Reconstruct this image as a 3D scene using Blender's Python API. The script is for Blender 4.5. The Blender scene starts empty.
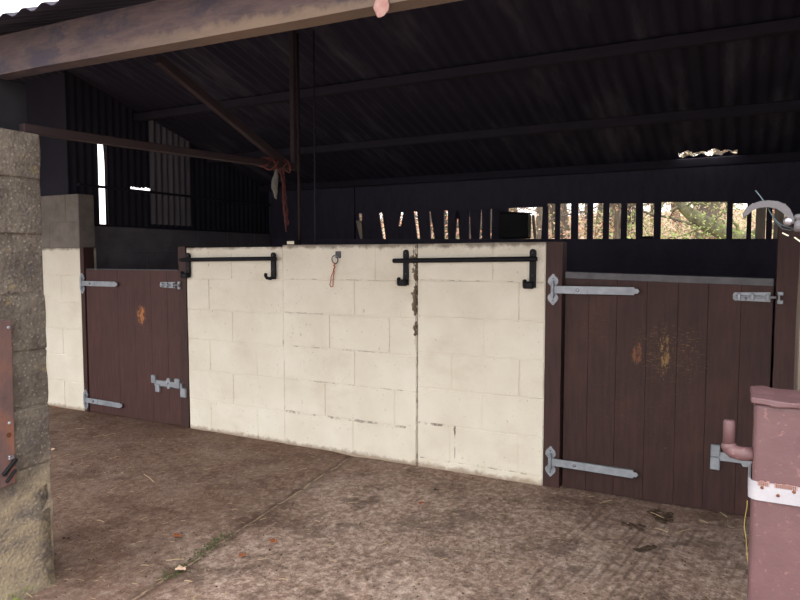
import bpy, bmesh, math, random
from mathutils import Vector, Matrix, noise
random.seed(7)
C = bpy.context.scene.collection
S = bpy.context.scene
PI = math.pi

# ------------------------------------------------------------------ camera (world: X along the stable wall, Y into the stalls, Z up)
F_PX, YAW, PITCH, EYE, DIST = 659.5, .4843, .0649, 1.319, 3.694
cam_d = bpy.data.cameras.new('camera'); cam = bpy.data.objects.new('camera', cam_d); C.objects.link(cam)
cam_d.sensor_width = 36; cam_d.lens = F_PX / 800 * 36; cam_d.clip_start = .05
cam.location = (0, -DIST, EYE); cam.rotation_euler = (PI/2 - PITCH, 0, YAW)
S.camera = cam
_f = Vector((-math.sin(YAW)*math.cos(PITCH), math.cos(YAW)*math.cos(PITCH), -math.sin(PITCH)))
_r = Vector((math.cos(YAW), math.sin(YAW), 0)); _u = _r.cross(_f)
_o = Vector((0, -DIST, EYE))
def ray(x, y): return _f*F_PX + _r*(x-400) + _u*(300-y)
def onY(x, y, v=0.):
    d = ray(x, y); return _o + d*((v+DIST)/d.y)
def onZ(x, y, v=0.):
    d = ray(x, y); return _o + d*((v-EYE)/d.z)

# ------------------------------------------------------------------ helpers
def tag(o, label=None, cat=None, group=None, kind=None):
    if label: o['label'] = label
    if cat: o['category'] = cat
    if group: o['group'] = group
    if kind: o['kind'] = kind
    return o
def world_origin(o):
    v = Vector(o.location)
    while o.parent: o = o.parent; v += Vector(o.location)
    return v
def obj(name, bm, mat, parent=None, origin=None, smooth=False):
    """links bm (world coordinates) as one mesh object"""
    me = bpy.data.meshes.new(name)
    og = world_origin(parent) if parent else Vector(origin or (0, 0, 0))
    bmesh.ops.translate(bm, vec=-og, verts=bm.verts)
    bmesh.ops.recalc_face_normals(bm, faces=bm.faces)
    bm.to_mesh(me); bm.free()
    o = bpy.data.objects.new(name, me); C.objects.link(o)
    if parent: o.parent = parent
    else: o.location = og
    for m in (mat if isinstance(mat, (list, tuple)) else [mat]): me.materials.append(m)
    if smooth:
        for p in me.polygons: p.use_smooth = True
    return o
def thing(name, loc, label, cat, group=None, kind=None):
    o = bpy.data.objects.new(name, None); C.objects.link(o); o.location = loc
    o.empty_display_size = .05
    return tag(o, label, cat, group, kind)
def NB(): return bmesh.new()
def box(bm, x0, x1, y0, y1, z0, z1, bev=0., jit=0., seg=1):
    vs = [bm.verts.new((x, y, z)) for x in (x0, x1) for y in (y0, y1) for z in (z0, z1)]
    if jit:
        for v in vs: v.co += Vector((random.uniform(-jit, jit), random.uniform(-jit, jit), random.uniform(-jit, jit)))
    fs = [bm.faces.new([vs[i] for i in q]) for q in ((0,1,3,2),(4,6,7,5),(0,4,5,1),(2,3,7,6),(0,2,6,4),(1,5,7,3))]
    if bev:
        es = list({e for f in fs for e in f.edges})
        bmesh.ops.bevel(bm, geom=es, offset=bev, segments=seg, affect='EDGES', profile=.5)
    return vs
def hexa(bm, pts, bev=0.):
    """eight corners ordered x-major, then y, then z"""
    vs = [bm.verts.new(p) for p in pts]
    fs = [bm.faces.new([vs[i] for i in q]) for q in ((0,1,3,2),(4,6,7,5),(0,4,5,1),(2,3,7,6),(0,2,6,4),(1,5,7,3))]
    if bev:
        es = list({e for f in fs for e in f.edges})
        bmesh.ops.bevel(bm, geom=es, offset=bev, segments=1, affect='EDGES')
def beam(bm, a, b, w, h, bev=.004):
    """rectangular bar from a to b, w sideways, h vertical"""
    a, b = Vector(a), Vector(b); d = (b-a).normalized()
    up = Vector((0,0,1)) if abs(d.z) < .95 else Vector((0,1,0))
    s = d.cross(up).normalized(); t = s.cross(d).normalized()
    pts = []
    for p in (a, b):
        for i in (-1, 1):
            for j in (-1, 1): pts.append(p + s*(i*w/2) + t*(j*h/2))
    hexa(bm, pts, bev)
def prism(bm, poly, y0, y1, bev=0.):
    """polygon in x,z extruded from y0 to y1"""
    a = [bm.verts.new((p[0], y0, p[1])) for p in poly]; b = [bm.verts.new((p[0], y1, p[1])) for p in poly]
    n = len(poly); fs = [bm.faces.new(a), bm.faces.new(b[::-1])]
    for i in range(n): fs.append(bm.faces.new((a[i], b[i], b[(i+1) % n], a[(i+1) % n])))
    if bev:
        es = list(fs[0].edges)
        bmesh.ops.bevel(bm, geom=es, offset=bev, segments=2, affect='EDGES')
def tube(bm, pts, r, n=10, cap=True, radii=None, squash=None):
    pts = [Vector(p) for p in pts]; rings = []
    ref = None
    for i, p in enumerate(pts):
        d = (pts[min(i+1, len(pts)-1)] - pts[max(i-1, 0)]).normalized()
        if ref is None:
            ref = Vector((0,0,1)) if abs(d.z) < .9 else Vector((1,0,0))
        s = d.cross(ref).normalized(); t = s.cross(d).normalized(); ref = t
        rr = radii[i] if radii else r
        rings.append([bm.verts.new(p + (s*math.cos(2*PI*k/n)*(squash or 1) + t*math.sin(2*PI*k/n))*rr) for k in range(n)])
    for a, b in zip(rings, rings[1:]):
        for k in range(n): bm.faces.new((a[k], a[(k+1) % n], b[(k+1) % n], b[k]))
    if cap:
        bm.faces.new(rings[0][::-1]); bm.faces.new(rings[-1])
def disc(bm, c, axis, r, h, n=14, dome=0.):
    """short round pin from c along axis"""
    c, axis = Vector(c), Vector(axis).normalized()
    pr = [(r, 0), (r, h)]
    if dome: pr += [(r*.75, h+dome*.7), (r*.3, h+dome)]
    tube(bm, [c+axis*p[1] for p in pr], r, n, True, [p[0] for p in pr])
def ball(bm, c, r, sx=1, sy=1, sz=1, u=16, v=10):
    m = Matrix.Translation(c) @ Matrix.Diagonal((sx, sy, sz, 1))
    bmesh.ops.create_uvsphere(bm, u_segments=u, v_segments=v, radius=r, matrix=m)

# ------------------------------------------------------------------ materials
def lin(c): return tuple((v/12.92 if v <= .04045 else ((v+.055)/1.055)**2.4) for v in [k/255 for k in c]) + (1,)
class NT:
    def __init__(s, name, rough=.8, spec=.3, metal=0.):
        s.m = bpy.data.materials.new(name); s.m.use_nodes = True; s.t = s.m.node_tree; s.n = s.t.nodes; s.l = s.t.links
        s.b = s.n['Principled BSDF']; s.b.inputs['Roughness'].default_value = rough; s.b.inputs['Metallic'].default_value = metal
        s.b.inputs['Specular IOR Level'].default_value = spec
        s.tc = s.n.new('ShaderNodeTexCoord').outputs['Object']; s._xyz = None
    def put(s, sock, v):
        if hasattr(v, 'is_linked') or isinstance(v, bpy.types.NodeSocket): s.l.new(v, sock)
        else: sock.default_value = v
    def mapv(s, scale=(1,1,1), loc=(0,0,0), rot=(0,0,0), v=None):
        n = s.n.new('ShaderNodeMapping'); s.l.new(v or s.tc, n.inputs[0]); n.inputs['Scale'].default_value = scale
        n.inputs['Location'].default_value = loc; n.inputs['Rotation'].default_value = rot; return n.outputs[0]
    def noise(s, scale, detail=4, rough=.6, v=None, dist=0.):
        n = s.n.new('ShaderNodeTexNoise'); s.l.new(v or s.tc, n.inputs['Vector']); n.inputs['Scale'].default_value = scale
        n.inputs['Detail'].default_value = detail; n.inputs['Roughness'].default_value = rough; n.inputs['Distortion'].default_value = dist
        return n.outputs['Fac']
    def voro(s, scale, v=None, feat='F1'):
        n = s.n.new('ShaderNodeTexVoronoi'); n.feature = feat; s.l.new(v or s.tc, n.inputs['Vector']); n.inputs['Scale'].default_value = scale
        return n.outputs['Distance']
    def ramp(s, fac, stops):
        n = s.n.new('ShaderNodeValToRGB'); s.l.new(fac, n.inputs[0]); e = n.color_ramp.elements
        while len(e) < len(stops): e.new(.5)
        for q, (p, c) in zip(e, stops): q.position = p; q.color = c if len(c) == 4 else lin(c)
        return n.outputs[0]
    def step(s, fac, a, b):
        n = s.n.new('ShaderNodeMapRange'); n.interpolation_type = 'SMOOTHSTEP'; s.l.new(fac, n.inputs[0]); n.inputs[1].default_value = a; n.inputs[2].default_value = b
        n.inputs[3].default_value = 0; n.inputs[4].default_value = 1; return n.outputs[0]
    def math(s, op, a, b=0.):
        n = s.n.new('ShaderNodeMath'); n.operation = op; s.put(n.inputs[0], a); s.put(n.inputs[1], b); return n.outputs[0]
    def mix(s, fac, a, b, mode='MIX'):
        n = s.n.new('ShaderNodeMix'); n.data_type = 'RGBA'; n.blend_type = mode
        s.put(n.inputs[0], fac); s.put(n.inputs[6], a); s.put(n.inputs[7], b); return n.outputs[2]
    def xyz(s, k):
        if s._xyz is None:
            n = s.n.new('ShaderNodeSeparateXYZ'); s.l.new(s.tc, n.inputs[0]); s._xyz = n.outputs
        return s._xyz[k]
    def color(s, c): s.put(s.b.inputs['Base Color'], c); return s
    def rough(s, c): s.put(s.b.inputs['Roughness'], c); return s
    def bump(s, h, dist=.004, strength=1.):
        n = s.n.new('ShaderNodeBump'); n.inputs['Distance'].default_value = dist; n.inputs['Strength'].default_value = strength
        s.l.new(h, n.inputs['Height']); s.l.new(n.outputs[0], s.b.inputs['Normal']); return s
def mottled(name, stops, scale=6, rough=.85, bump=.003, spec=.3, metal=0., stretch=(1,1,1), bscale=None):
    t = NT(name, rough, spec, metal); v = t.mapv(stretch)
    t.color(t.ramp(t.noise(scale, 6, .65, v), stops))
    if bump: t.bump(t.noise(bscale or scale*6, 5, .7, v), bump)
    return t.m

def cream_mat():
    t = NT('cream_painted_block', .75, .25)
    base = t.ramp(t.noise(3.0, 6, .6), [(.3, (222,215,199)), (.7, (235,230,216))])
    # brown-grey specks and flaking
    sp = t.step(t.noise(50, 4, .65), .62, .70)
    sp = t.math('MULTIPLY', sp, t.step(t.noise(7, 3, .6), .42, .62))
    c = t.mix(t.math('MULTIPLY', sp, .6), base, lin((120,104,88)))
    # grime and damp streaks near the wall head and foot, own ragged shape
    z = t.xyz(2); x = t.xyz(0)
    wob = t.noise(14, 5, .7)
    topedge = t.step(t.math('ADD', z, t.math('MULTIPLY', t.math('SUBTRACT', wob, .5), .08)), 1.368, 1.4)
    c = t.mix(t.math('MULTIPLY', topedge, .75), c, lin((96,80,68)))
    foot = t.step(t.math('ADD', z, t.math('MULTIPLY', t.math('SUBTRACT', wob, .5), .09)), .035, .0)
    c = t.mix(t.math('MULTIPLY', foot, .7), c, lin((140,112,88)))
    smear = t.step(t.noise(2.2, 5, .6, t.mapv((1,1,1.8))), .5, .75)
    c = t.mix(t.math('MULTIPLY', smear, .28), c, lin((190,172,148)))
    # cracks: (vertical?, position, half width, from, to, strength)
    n1 = t.math('MULTIPLY', t.math('SUBTRACT', t.noise(16, 4, .7), .5), .028)
    n2 = t.noise(14, 4, .75)
    n3 = t.math('MULTIPLY', t.step(t.noise(7, 5, .8, t.mapv((1,1,1),(5,1,0))), .40, .68), 1.0)
    brk = t.step(t.noise(11, 5, .75, t.mapv((1,1,1),(2,5,1))), .48, .60)
    for vert, pos, hw, a, b, st in ((1,-1.848,.022,1.22,1.42,.9), (1,-1.845,.016,.98,1.1,.9), (1,-1.832,.017,.74,1.42,1.), (1,-1.822,.006,-.1,.9,.85), (1,-2.865,.004,-.1,1.4,.5), (1,-1.325,.008,1.2,1.42,.9), (1,-3.56,.006,1.24,1.4,.8),
                                (1,-2.868,.012,.62,.8,.5), (1,-2.865,.010,.15,.3,.5),
                                (0,.277,.010,-1.83,-1.56,.8), (0,.052,.006,-1.8,-1.0,.6), (1,-1.563,.015,.21,.28,.9), (1,-1.563,.005,.05,.28,.6), (0,1.177,.003,-1.8,-1.02,.7),
                                (0,.468,.004,-2.85,-1.83,.55), (0,.935,.004,-2.85,-2.3,.6), (0,1.169,.003,-2.85,-1.85,.6), (0,.235,.010,-2.85,-1.9,.6), (0,.702,.005,-2.85,-2.0,.5), (1,-2.08,.008,1.34,1.42,.7)):
        p, q = (x, z) if vert else (z, x)
        d = t.math('ABSOLUTE', t.math('ADD', t.math('SUBTRACT', p, pos), n1 if hw > .012 else t.math('MULTIPLY', n1, .45)))
        w = t.math('MULTIPLY', n3, hw*1.3) if (vert and hw > .012) else t.math('MULTIPLY', n2, hw*1.6)
        m = t.step(t.math('SUBTRACT', w, d), -.002, .003)
        if not (vert and hw > .012): m = t.math('MULTIPLY', m, brk)
        g = t.math('MULTIPLY', t.math('GREATER_THAN', q, a), t.math('LESS_THAN', q, b))
        c = t.mix(t.math('MULTIPLY', t.math('MULTIPLY', m, g), st), c, lin((104,88,74)))
    t.color(c)
    t.bump(t.math('ADD', t.noise(60, 5, .7), t.math('MULTIPLY', t.noise(9, 4, .6), .8)), .004)
    return t.m
M = {}
M['cream'] = cream_mat()
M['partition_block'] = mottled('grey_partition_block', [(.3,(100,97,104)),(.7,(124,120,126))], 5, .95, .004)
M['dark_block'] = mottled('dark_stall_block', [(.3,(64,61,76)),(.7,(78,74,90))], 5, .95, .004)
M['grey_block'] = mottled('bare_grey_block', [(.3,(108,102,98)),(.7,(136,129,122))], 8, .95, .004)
def pillar_mat():
    t = NT('weathered_concrete_block', .95, .2)
    c = t.ramp(t.noise(9, 7, .75), [(.3,(74,68,64)),(.5,(102,94,87)),(.72,(128,119,108))])
    z = t.xyz(2)
    wob = t.math('MULTIPLY', t.math('SUBTRACT', t.noise(6, 4, .7), .5), .5)
    low = t.step(t.math('ADD', z, wob), .52, .30)
    c = t.mix(t.math('MULTIPLY', low, .85), c, t.ramp(t.noise(7, 6, .7, t.mapv((1,1,2))), [(.35,(112,104,98)),(.5,(156,142,120)),(.7,(178,164,138))]))
    ag = t.step(t.voro(60), .32, .12)
    c = t.mix(t.math('MULTIPLY', ag, .3), c, lin((186,176,160)))
    lic = t.step(t.noise(11, 5, .6), .62, .7)
    c = t.mix(t.math('MULTIPLY', lic, .4), c, lin((150,132,88)))
    dk = t.step(t.noise(5, 5, .7, t.mapv((1,1,1), (4,2,1))), .6, .68)
    c = t.mix(t.math('MULTIPLY', dk, .45), c, lin((92,88,92)))
    t.color(c); t.bump(t.math('ADD', t.noise(90, 5, .8), t.math('MULTIPLY', t.voro(70), .8)), .006)
    return t.m
M['pillar'] = pillar_mat()
def wood_mat(name, c0, c1, scr=None, scrs=(0,0,0), sr=.2, scol=(196,140,60), amt=1.):
    t = NT(name, .62, .35)
    v = t.mapv((9, 9, .9))
    c = t.ramp(t.noise(5, 6, .65, v), [(.3, c0), (.7, c1)])
    pt = t.noise(2.0, 4, .6)
    c = t.mix(t.math('MULTIPLY', t.step(pt, .45, .75), .35), c, lin((96,60,54)))
    if scr:
        for (cx, cz, rx, rz, sc, col, am) in scr:
            dx = t.math('DIVIDE', t.math('SUBTRACT', t.xyz(0), cx), rx); dz = t.math('DIVIDE', t.math('SUBTRACT', t.xyz(2), cz), rz)
            r2 = t.math('ADD', t.math('MULTIPLY', dx, dx), t.math('MULTIPLY', dz, dz))
            inside = t.step(r2, 1., .15)
            if sc == 0:
                k = t.step(t.math('ADD', t.noise(16, 6, .8, t.mapv((2.2,1,1))), t.math('MULTIPLY', inside, .16)), .60, .72)
            else:
                a = t.step(t.noise(6, 3, .7, t.mapv((4, 1, 40), (3,1,2), (0, sc, 0))), .58, .68)
                b = t.step(t.noise(6, 3, .7, t.mapv((40, 1, 4), (1,5,2), (0, -sc*.4, 0))), .60, .70)
                k = t.math('MAXIMUM', a, b)
            c = t.mix(t.math('MULTIPLY', t.math('MULTIPLY', k, inside), am), c, lin(col))
    sp = t.step(t.noise(42, 2, .5), .77, .80)
    c = t.mix(t.math('MULTIPLY', sp, .5), c, lin((168,150,140)))
    t.color(c); t.bump(t.noise(14, 5, .7, v), .002)
    return t.m
M['post_wood'] = wood_mat('brown_stained_post', (50,32,31), (70,46,43))
def beam_mat():
    t = NT('weathered_beam', .85, .25)
    v = t.mapv((1.2, 6, 7))
    c = t.ramp(t.noise(5, 7, .7, v), [(.25,(54,46,50)),(.5,(76,63,63)),(.75,(92,76,72))])
    pk = t.step(t.noise(4, 5, .7, t.mapv((1,1,2), (3,0,0))), .48, .60)
    c = t.mix(t.math('MULTIPLY', pk, .8), c, lin((52,48,58)))
    # ochre lichen gathered along the lower arris to the right
    z = t.math('ADD', t.xyz(2), t.math('MULTIPLY', t.xyz(0), .0183))
    lo = t.step(t.math('ADD', z, t.math('MULTIPLY', t.math('SUBTRACT', t.noise(10, 5, .7), .5), .10)), .045, .015)
    rt = t.step(t.xyz(0), -2.2, -1.2)
    c = t.mix(t.math('MULTIPLY', t.math('MULTIPLY', lo, rt), .5), c, lin((126,108,88)))
    t.color(c); t.bump(t.noise(12, 5, .7, v), .004); return t.m
M['beam'] = beam_mat()
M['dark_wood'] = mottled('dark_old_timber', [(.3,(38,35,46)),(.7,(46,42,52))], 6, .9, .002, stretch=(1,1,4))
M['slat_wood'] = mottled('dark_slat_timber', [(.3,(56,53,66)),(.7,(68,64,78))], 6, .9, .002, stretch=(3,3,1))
M['grey_wood'] = mottled('weathered_grey_slat', [(.3,(150,136,126)),(.7,(196,180,164))], 6, .9, .002, stretch=(3,3,1))
M['rust_pipe'] = mottled('rusty_brown_tube', [(.3,(38,29,32)),(.7,(52,38,40))], 8, .8, .001)
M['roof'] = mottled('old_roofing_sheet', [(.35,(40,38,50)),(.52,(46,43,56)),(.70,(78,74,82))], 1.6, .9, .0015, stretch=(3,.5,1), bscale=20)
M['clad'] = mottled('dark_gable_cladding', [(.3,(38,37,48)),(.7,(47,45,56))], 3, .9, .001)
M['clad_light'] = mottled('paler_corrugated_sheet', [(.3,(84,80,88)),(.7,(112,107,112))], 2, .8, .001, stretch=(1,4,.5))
M['galv'] = mottled('galvanised_steel', [(.3,(128,134,142)),(.7,(164,170,178))], 14, .5, .0006, .5, .35)
M['galv_bright'] = mottled('bright_plated_steel', [(.3,(140,139,146)),(.7,(170,168,176))], 20, .25, .0003, .6, .7)
M['black_iron'] = mottled('black_painted_iron', [(.3,(14,14,19)),(.7,(22,22,29))], 12, .6, .0006, .25)
M['cap_strip'] = mottled('dull_metal_capping', [(.3,(66,66,72)),(.7,(96,94,98))], 9, .55, .0006, .5, .2)
def pink_mat():
    t = NT('pink_brown_painted_steel', .5, .4)
    c = t.ramp(t.noise(7, 6, .7), [(.3,(84,60,64)),(.7,(100,73,75))])
    sp = t.step(t.noise(70, 3, .7), .6, .68)
    c = t.mix(t.math('MULTIPLY', sp, .3), c, lin((146,110,104)))
    sc = t.step(t.noise(14, 3, .6, t.mapv((10,10,1), (2,0,0), (0,.7,0))), .72, .78)
    c = t.mix(t.math('MULTIPLY', sc, .5), c, lin((172,136,128)))
    t.color(c); t.bump(t.noise(40, 5, .7), .0015); return t.m
M['pink'] = pink_mat()
M['white_strap'] = mottled('chipped_white_strap', [(.25,(112,94,90)),(.36,(150,149,156)),(.7,(164,162,168))], 16, .5, .0006, .5)
M['peel'] = mottled('peeling_pale_pink', [(.3,(146,106,100)),(.7,(164,136,130))], 40, .8, .001)
M['rust'] = mottled('dark_rust', [(.3,(70,40,30)),(.7,(120,70,50))], 30, .9, .001)
M['gate_board'] = mottled('worn_red_brown_board', [(.34,(76,64,66)),(.5,(102,78,74)),(.66,(134,88,68))], 5, .8, .002, stretch=(1,1,.8))
M['orange_twine'] = mottled('orange_twine', [(.3,(150,66,44)),(.7,(196,96,66))], 40, .9, .001)
M['dim_twine'] = mottled('dirty_red_twine', [(.3,(74,42,42)),(.7,(98,54,50))], 40, .9, .001)
M['rag'] = mottled('grey_rag', [(.3,(80,78,76)),(.7,(120,118,112))], 12, .95, .002)
M['yellow_twine'] = mottled('yellow_twine', [(.3,(112,98,54)),(.7,(140,124,70))], 30, .9, .0005)
M['teal_cable'] = mottled('grey_teal_cable', [(.3,(62,78,86)),(.7,(88,106,112))], 20, .5, .0003)
M['white_plastic'] = mottled('white_plastic', [(.3,(222,214,190)),(.7,(240,234,214))], 20, .6, .0002)
M['arm_grey'] = mottled('matt_grey_arm', [(.3,(78,76,80)),(.7,(98,95,99))], 12, .6, .0004, .4)
M['black'] = mottled('black_plastic', [(.3,(20,20,24)),(.7,(32,31,36))], 9, .7, .0004)
M['straw'] = mottled('straw', [(.3,(160,136,104)),(.7,(200,178,144))], 9, .8, .0002)
M['leaf_orange'] = mottled('fallen_leaf_orange', [(.3,(122,70,44)),(.7,(166,98,62))], 20, .8, .0003)
M['leaf_pale'] = mottled('fallen_leaf_pale', [(.3,(200,164,140)),(.7,(232,204,184))], 20, .8, .0003)
M['dung'] = mottled('dark_dung', [(.3,(48,38,32)),(.7,(84,68,54))], 20, .95, .003)
M['moss'] = mottled('green_moss', [(.3,(58,66,38)),(.7,(92,102,58))], 30, .95, .004)
M['grass'] = mottled('grass_blade', [(.3,(90,110,50)),(.7,(158,166,96))], 8, .8, .0003)
def floor_mat():
    t = NT('dirty_concrete_floor', .8, .3)
    c = t.ramp(t.noise(1.1, 6, .62), [(.32,(112,90,78)),(.5,(164,138,124)),(.66,(206,186,174))])
    fine = t.ramp(t.noise(26, 8, .85, t.mapv((1,.8,1))), [(.38,(66,47,38)),(.5,(152,128,114)),(.61,(222,202,188))])
    c = t.mix(.62, c, fine)
    blot = t.step(t.noise(3.4, 6, .7, t.mapv((1,1,1), (7,3,0))), .5, .62)
    c = t.mix(t.math('MULTIPLY', blot, .55), c, lin((66,48,40)))
    crumbs = t.step(t.noise(46, 5, .7), .57, .66)
    c = t.mix(t.math('MULTIPLY', crumbs, .6), c, lin((58,42,36)))
    chips = t.step(t.noise(48, 3, .6, t.mapv((1,1,1), (3,9,0))), .67, .72)
    c = t.mix(t.math('MULTIPLY', chips, .55), c, lin((212,190,170)))
    # soil tint left and along the stalls, also painting in daylight fading inwards
    x, y = t.xyz(0), t.xyz(1)
    wb = t.math('MULTIPLY', t.math('SUBTRACT', t.noise(1.6, 5, .65), .5), 1.3)
    soil_shade_l = t.step(t.math('ADD', x, wb), -1.75, -2.45)
    c = t.mix(t.math('MULTIPLY', soil_shade_l, .6), c, lin((92,62,47)))
    soil_shade_w = t.step(t.math('ADD', y, t.math('MULTIPLY', wb, .5)), -.55, -.1)
    c = t.mix(t.math('MULTIPLY', soil_shade_w, .35), c, lin((100,72,58)))
    # expansion joint running towards the wall
    j = t.math('ADD', t.math('ADD', x, t.math('MULTIPLY', y, .115)), 2.30)
    j = t.math('ADD', j, t.math('MULTIPLY', t.math('SUBTRACT', t.noise(5, 3, .6), .5), .05))
    ja = t.math('ABSOLUTE', j)
    jm = t.step(ja, .05, .0)
    c = t.mix(t.math('MULTIPLY', jm, .6), c, lin((70,50,42)))
    jl = t.math('MULTIPLY', t.step(ja, .010, .003), t.step(t.noise(6, 3, .7), .42, .55))
    c = t.mix(t.math('MULTIPLY', jl, .6), c, lin((186,162,136)))
    # brushed ribs in the concrete by the right door, soil colour in the grooves paints their shade
    wv = t.math('SINE', t.math('MULTIPLY', t.math('ADD', x, t.math('MULTIPLY', y, -.14)), 2*PI/.045))
    gx = t.math('MULTIPLY', t.step(t.math('ADD', x, t.math('MULTIPLY', wb, .4)), -.85, -.65), t.step(y, -.15, -.3))
    ribs = t.math('MULTIPLY', t.math('MULTIPLY', wv, gx), t.step(t.noise(3.0, 3, .6), .35, .6))
    groove = t.step(t.math('MULTIPLY', ribs, -1.), .1, .8)
    c = t.mix(t.math('MULTIPLY', groove, .4), c, lin((70,54,46)))
    t.color(c)
    h = t.math('ADD', t.math('MULTIPLY', t.noise(30, 7, .75), .9), t.math('MULTIPLY', ribs, .35))
    h = t.math('SUBTRACT', h, t.math('MULTIPLY', t.step(ja, .03, .0), .5))
    h = t.math('ADD', h, t.math('MULTIPLY', t.noise(5, 4, .6), 1.2))
    t.bump(h, .014)
    t.rough(t.ramp(t.noise(4, 4, .6), [(.35, (.55,.55,.55,1)), (.65, (.9,.9,.9,1))]))
    return t.m
M['floor'] = floor_mat()
M['litter'] = mottled('woodland_leaf_litter', [(.25,(78,64,50)),(.45,(132,113,92)),(.6,(150,130,104)),(.75,(122,116,84))], 3, .95, .01, bscale=30)
M['bark'] = mottled('grey_brown_bark', [(.3,(64,58,52)),(.7,(118,108,96))], 9, .95, .01, stretch=(3,3,.6))
M['moss_bark'] = mottled('mossy_bark', [(.3,(62,60,48)),(.48,(98,95,74)),(.6,(104,112,66)),(.75,(130,138,84))], 7, .95, .02)
for n, c in (('orange', ((156,108,80),(182,136,106))), ('beige', ((148,128,106),(180,162,138))), ('green', ((98,108,60),(142,148,94))), ('pink', ((156,120,104),(188,154,138)))):
    M['fol_'+n] = mottled('foliage_'+n, [(.3, c[0]), (.7, c[1])], 4, .8, 0)

# ------------------------------------------------------------------ setting
XL, XR = -7.2, 1.15            # ends of the building
YF, YB = -2.2, 2.7             # open front, rear wall
RY, RZ = -.2, 2.95             # ridge
def roof_z(y):
    return 2.15 + (RZ-2.15)*(y+2.2)/(RY+2.2) if y < RY else RZ - .281*(y-RY)

def struct(name, bm, mat, label=None, **k):
    o = obj(name, bm, mat, **k); o['kind'] = 'structure'
    if label: o['label'] = label
    return o
# floor of the yard and stalls
bm = NB()
bmesh.ops.create_grid(bm, x_segments=120, y_segments=110, size=1)
for v in bm.verts:
    v.co.x = -7.4 + (v.co.x+1)/2*10.4; v.co.y = -6.2 + (v.co.y+1)/2*9.1
    p = v.co
    e = noise.noise(Vector((p.x*1.3, p.y*1.3, 0)))*.006 + noise.noise(Vector((p.x*5, p.y*5, 3)))*.003
    j = abs(p.x + p.y*.115 + 2.30)
    v.co.z = e - .004 - (.008*max(0, 1-j/.12))
struct('floor', bm, M['floor'], 'worn brown concrete floor strewn with soil and straw', smooth=True)
bm = NB()
bmesh.ops.create_grid(bm, x_segments=60, y_segments=60, size=1)
for v in bm.verts:
    x = v.co.x*70; y = 2.9 + (v.co.y+1)/2*75
    h = .35 + max(0, y-6)*.085 + noise.noise(Vector((x*.1, y*.1, 0)))*.4*min(1, (y-2.9)/6)
    if y < 6: h = .02 + (y-2.9)*.1
    v.co = Vector((x, y, h))
struct('ground_woodland', bm, M['litter'], smooth=True)

def block_wall(bm, x0, x1, z0, z1, y0, y1, L=.45, H=.225, off=0., j=.0035, mort=.0045, face=.0018, joints=None):
    """coursed blocks, each a little proud of the joints and slightly uneven"""
    box(bm, x0, x1, y0+mort, y1, z0, z1)
    n = int(math.ceil((z1-z0)/H)); r = random.Random(int(abs(x0)*100)+3)
    ztop = z1
    for k in range(n):
        zb = max(z0, ztop-H)
        xs = [x0]; x = x0 + (L/2 if (k+int(off)) % 2 else L) - (off % 1)*L*.5
        if joints: xs += joints[k % len(joints)]
        while not joints and x < x1 - .06:
            if x > x0 + .05: xs.append(x)
            x += L
        xs.append(x1)
        for a, b in zip(xs, xs[1:]):
            f = r.uniform(-face, face)
            box(bm, a+j, b-j, y0+f, y0+.05, zb+j, ztop-j + (j if k == 0 else 0), bev=.0025)
        ztop = zb
H = 1.402
# painted stall front: three bays of blockwork between the two doors
bm = NB()
block_wall(bm, -3.785, -2.867, -.02, H-.012, .004, .16, H=.232, off=0)
block_wall(bm, -2.865, -1.826, -.02, H, -.004, .16, H=.2335, off=1.3, j=.004, mort=.0042, face=.003, joints=[[onY(x, 300).x for x in q] for q in ((376,),(355,),(330,390),(302,355),(325,395),(353,))])
block_wall(bm, -1.820, -1.012, -.02, H, 0, .16, H=.225, off=1, joints=[[onY(x, 300).x for x in q] for q in ((493,),(519.6,),(484.6,),(452,520.5),(482.5,),(451,520),(486,))])
for v in bm.verts:
    if v.co.y < .1:
        v.co.z += noise.noise(v.co*1.7)*.006; v.co.y += noise.noise(v.co*3)*.003
    if v.co.z > H-.03: v.co.z += noise.noise(Vector((v.co.x*9, 0, 0)))*.006
struct('wall_center', bm, M['cream'], 'cream painted block wall between the two brown doors')
bm = NB()
block_wall(bm, XL, -5.01, -.02, H-.005, 0, .16, H=.232, off=.4)
struct('wall_left', bm, M['cream'], 'cream painted block wall behind the grey pillar')
bm = NB()
block_wall(bm, XL, -5.01, H-.004, 1.852, .0, .15, H=.232, off=1)
struct('wall_left_upper', bm, M['grey_block'], 'bare grey blocks above the far left cream wall')
bm = NB()
block_wall(bm, .225, XR, -.02, H, 0, .15, H=.225)
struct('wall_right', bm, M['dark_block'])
# boarding over the left end, above the blocks
bm = NB()
box(bm, XL, -5.16, .02, .06, 1.853, roof_z(.04)-.01)
struct('wall_left_boarding', bm, M['clad'])
# stall partitions
bm = NB(); block_wall(bm, 0, 2.55, -.02, 1.595, 0, .12, H=.225)
for v in bm.verts: v.co = Vector((-5.15 - v.co.y + .0, .155 + v.co.x, v.co.z))
struct('wall_partition_left', bm, M['partition_block'], 'dark block partition seen over the left door')
bm = NB(); box(bm, -1.1, -1.0, .165, YB-.005, -.02, 1.1); struct('wall_partition_middle', bm, M['dark_block'])
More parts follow.
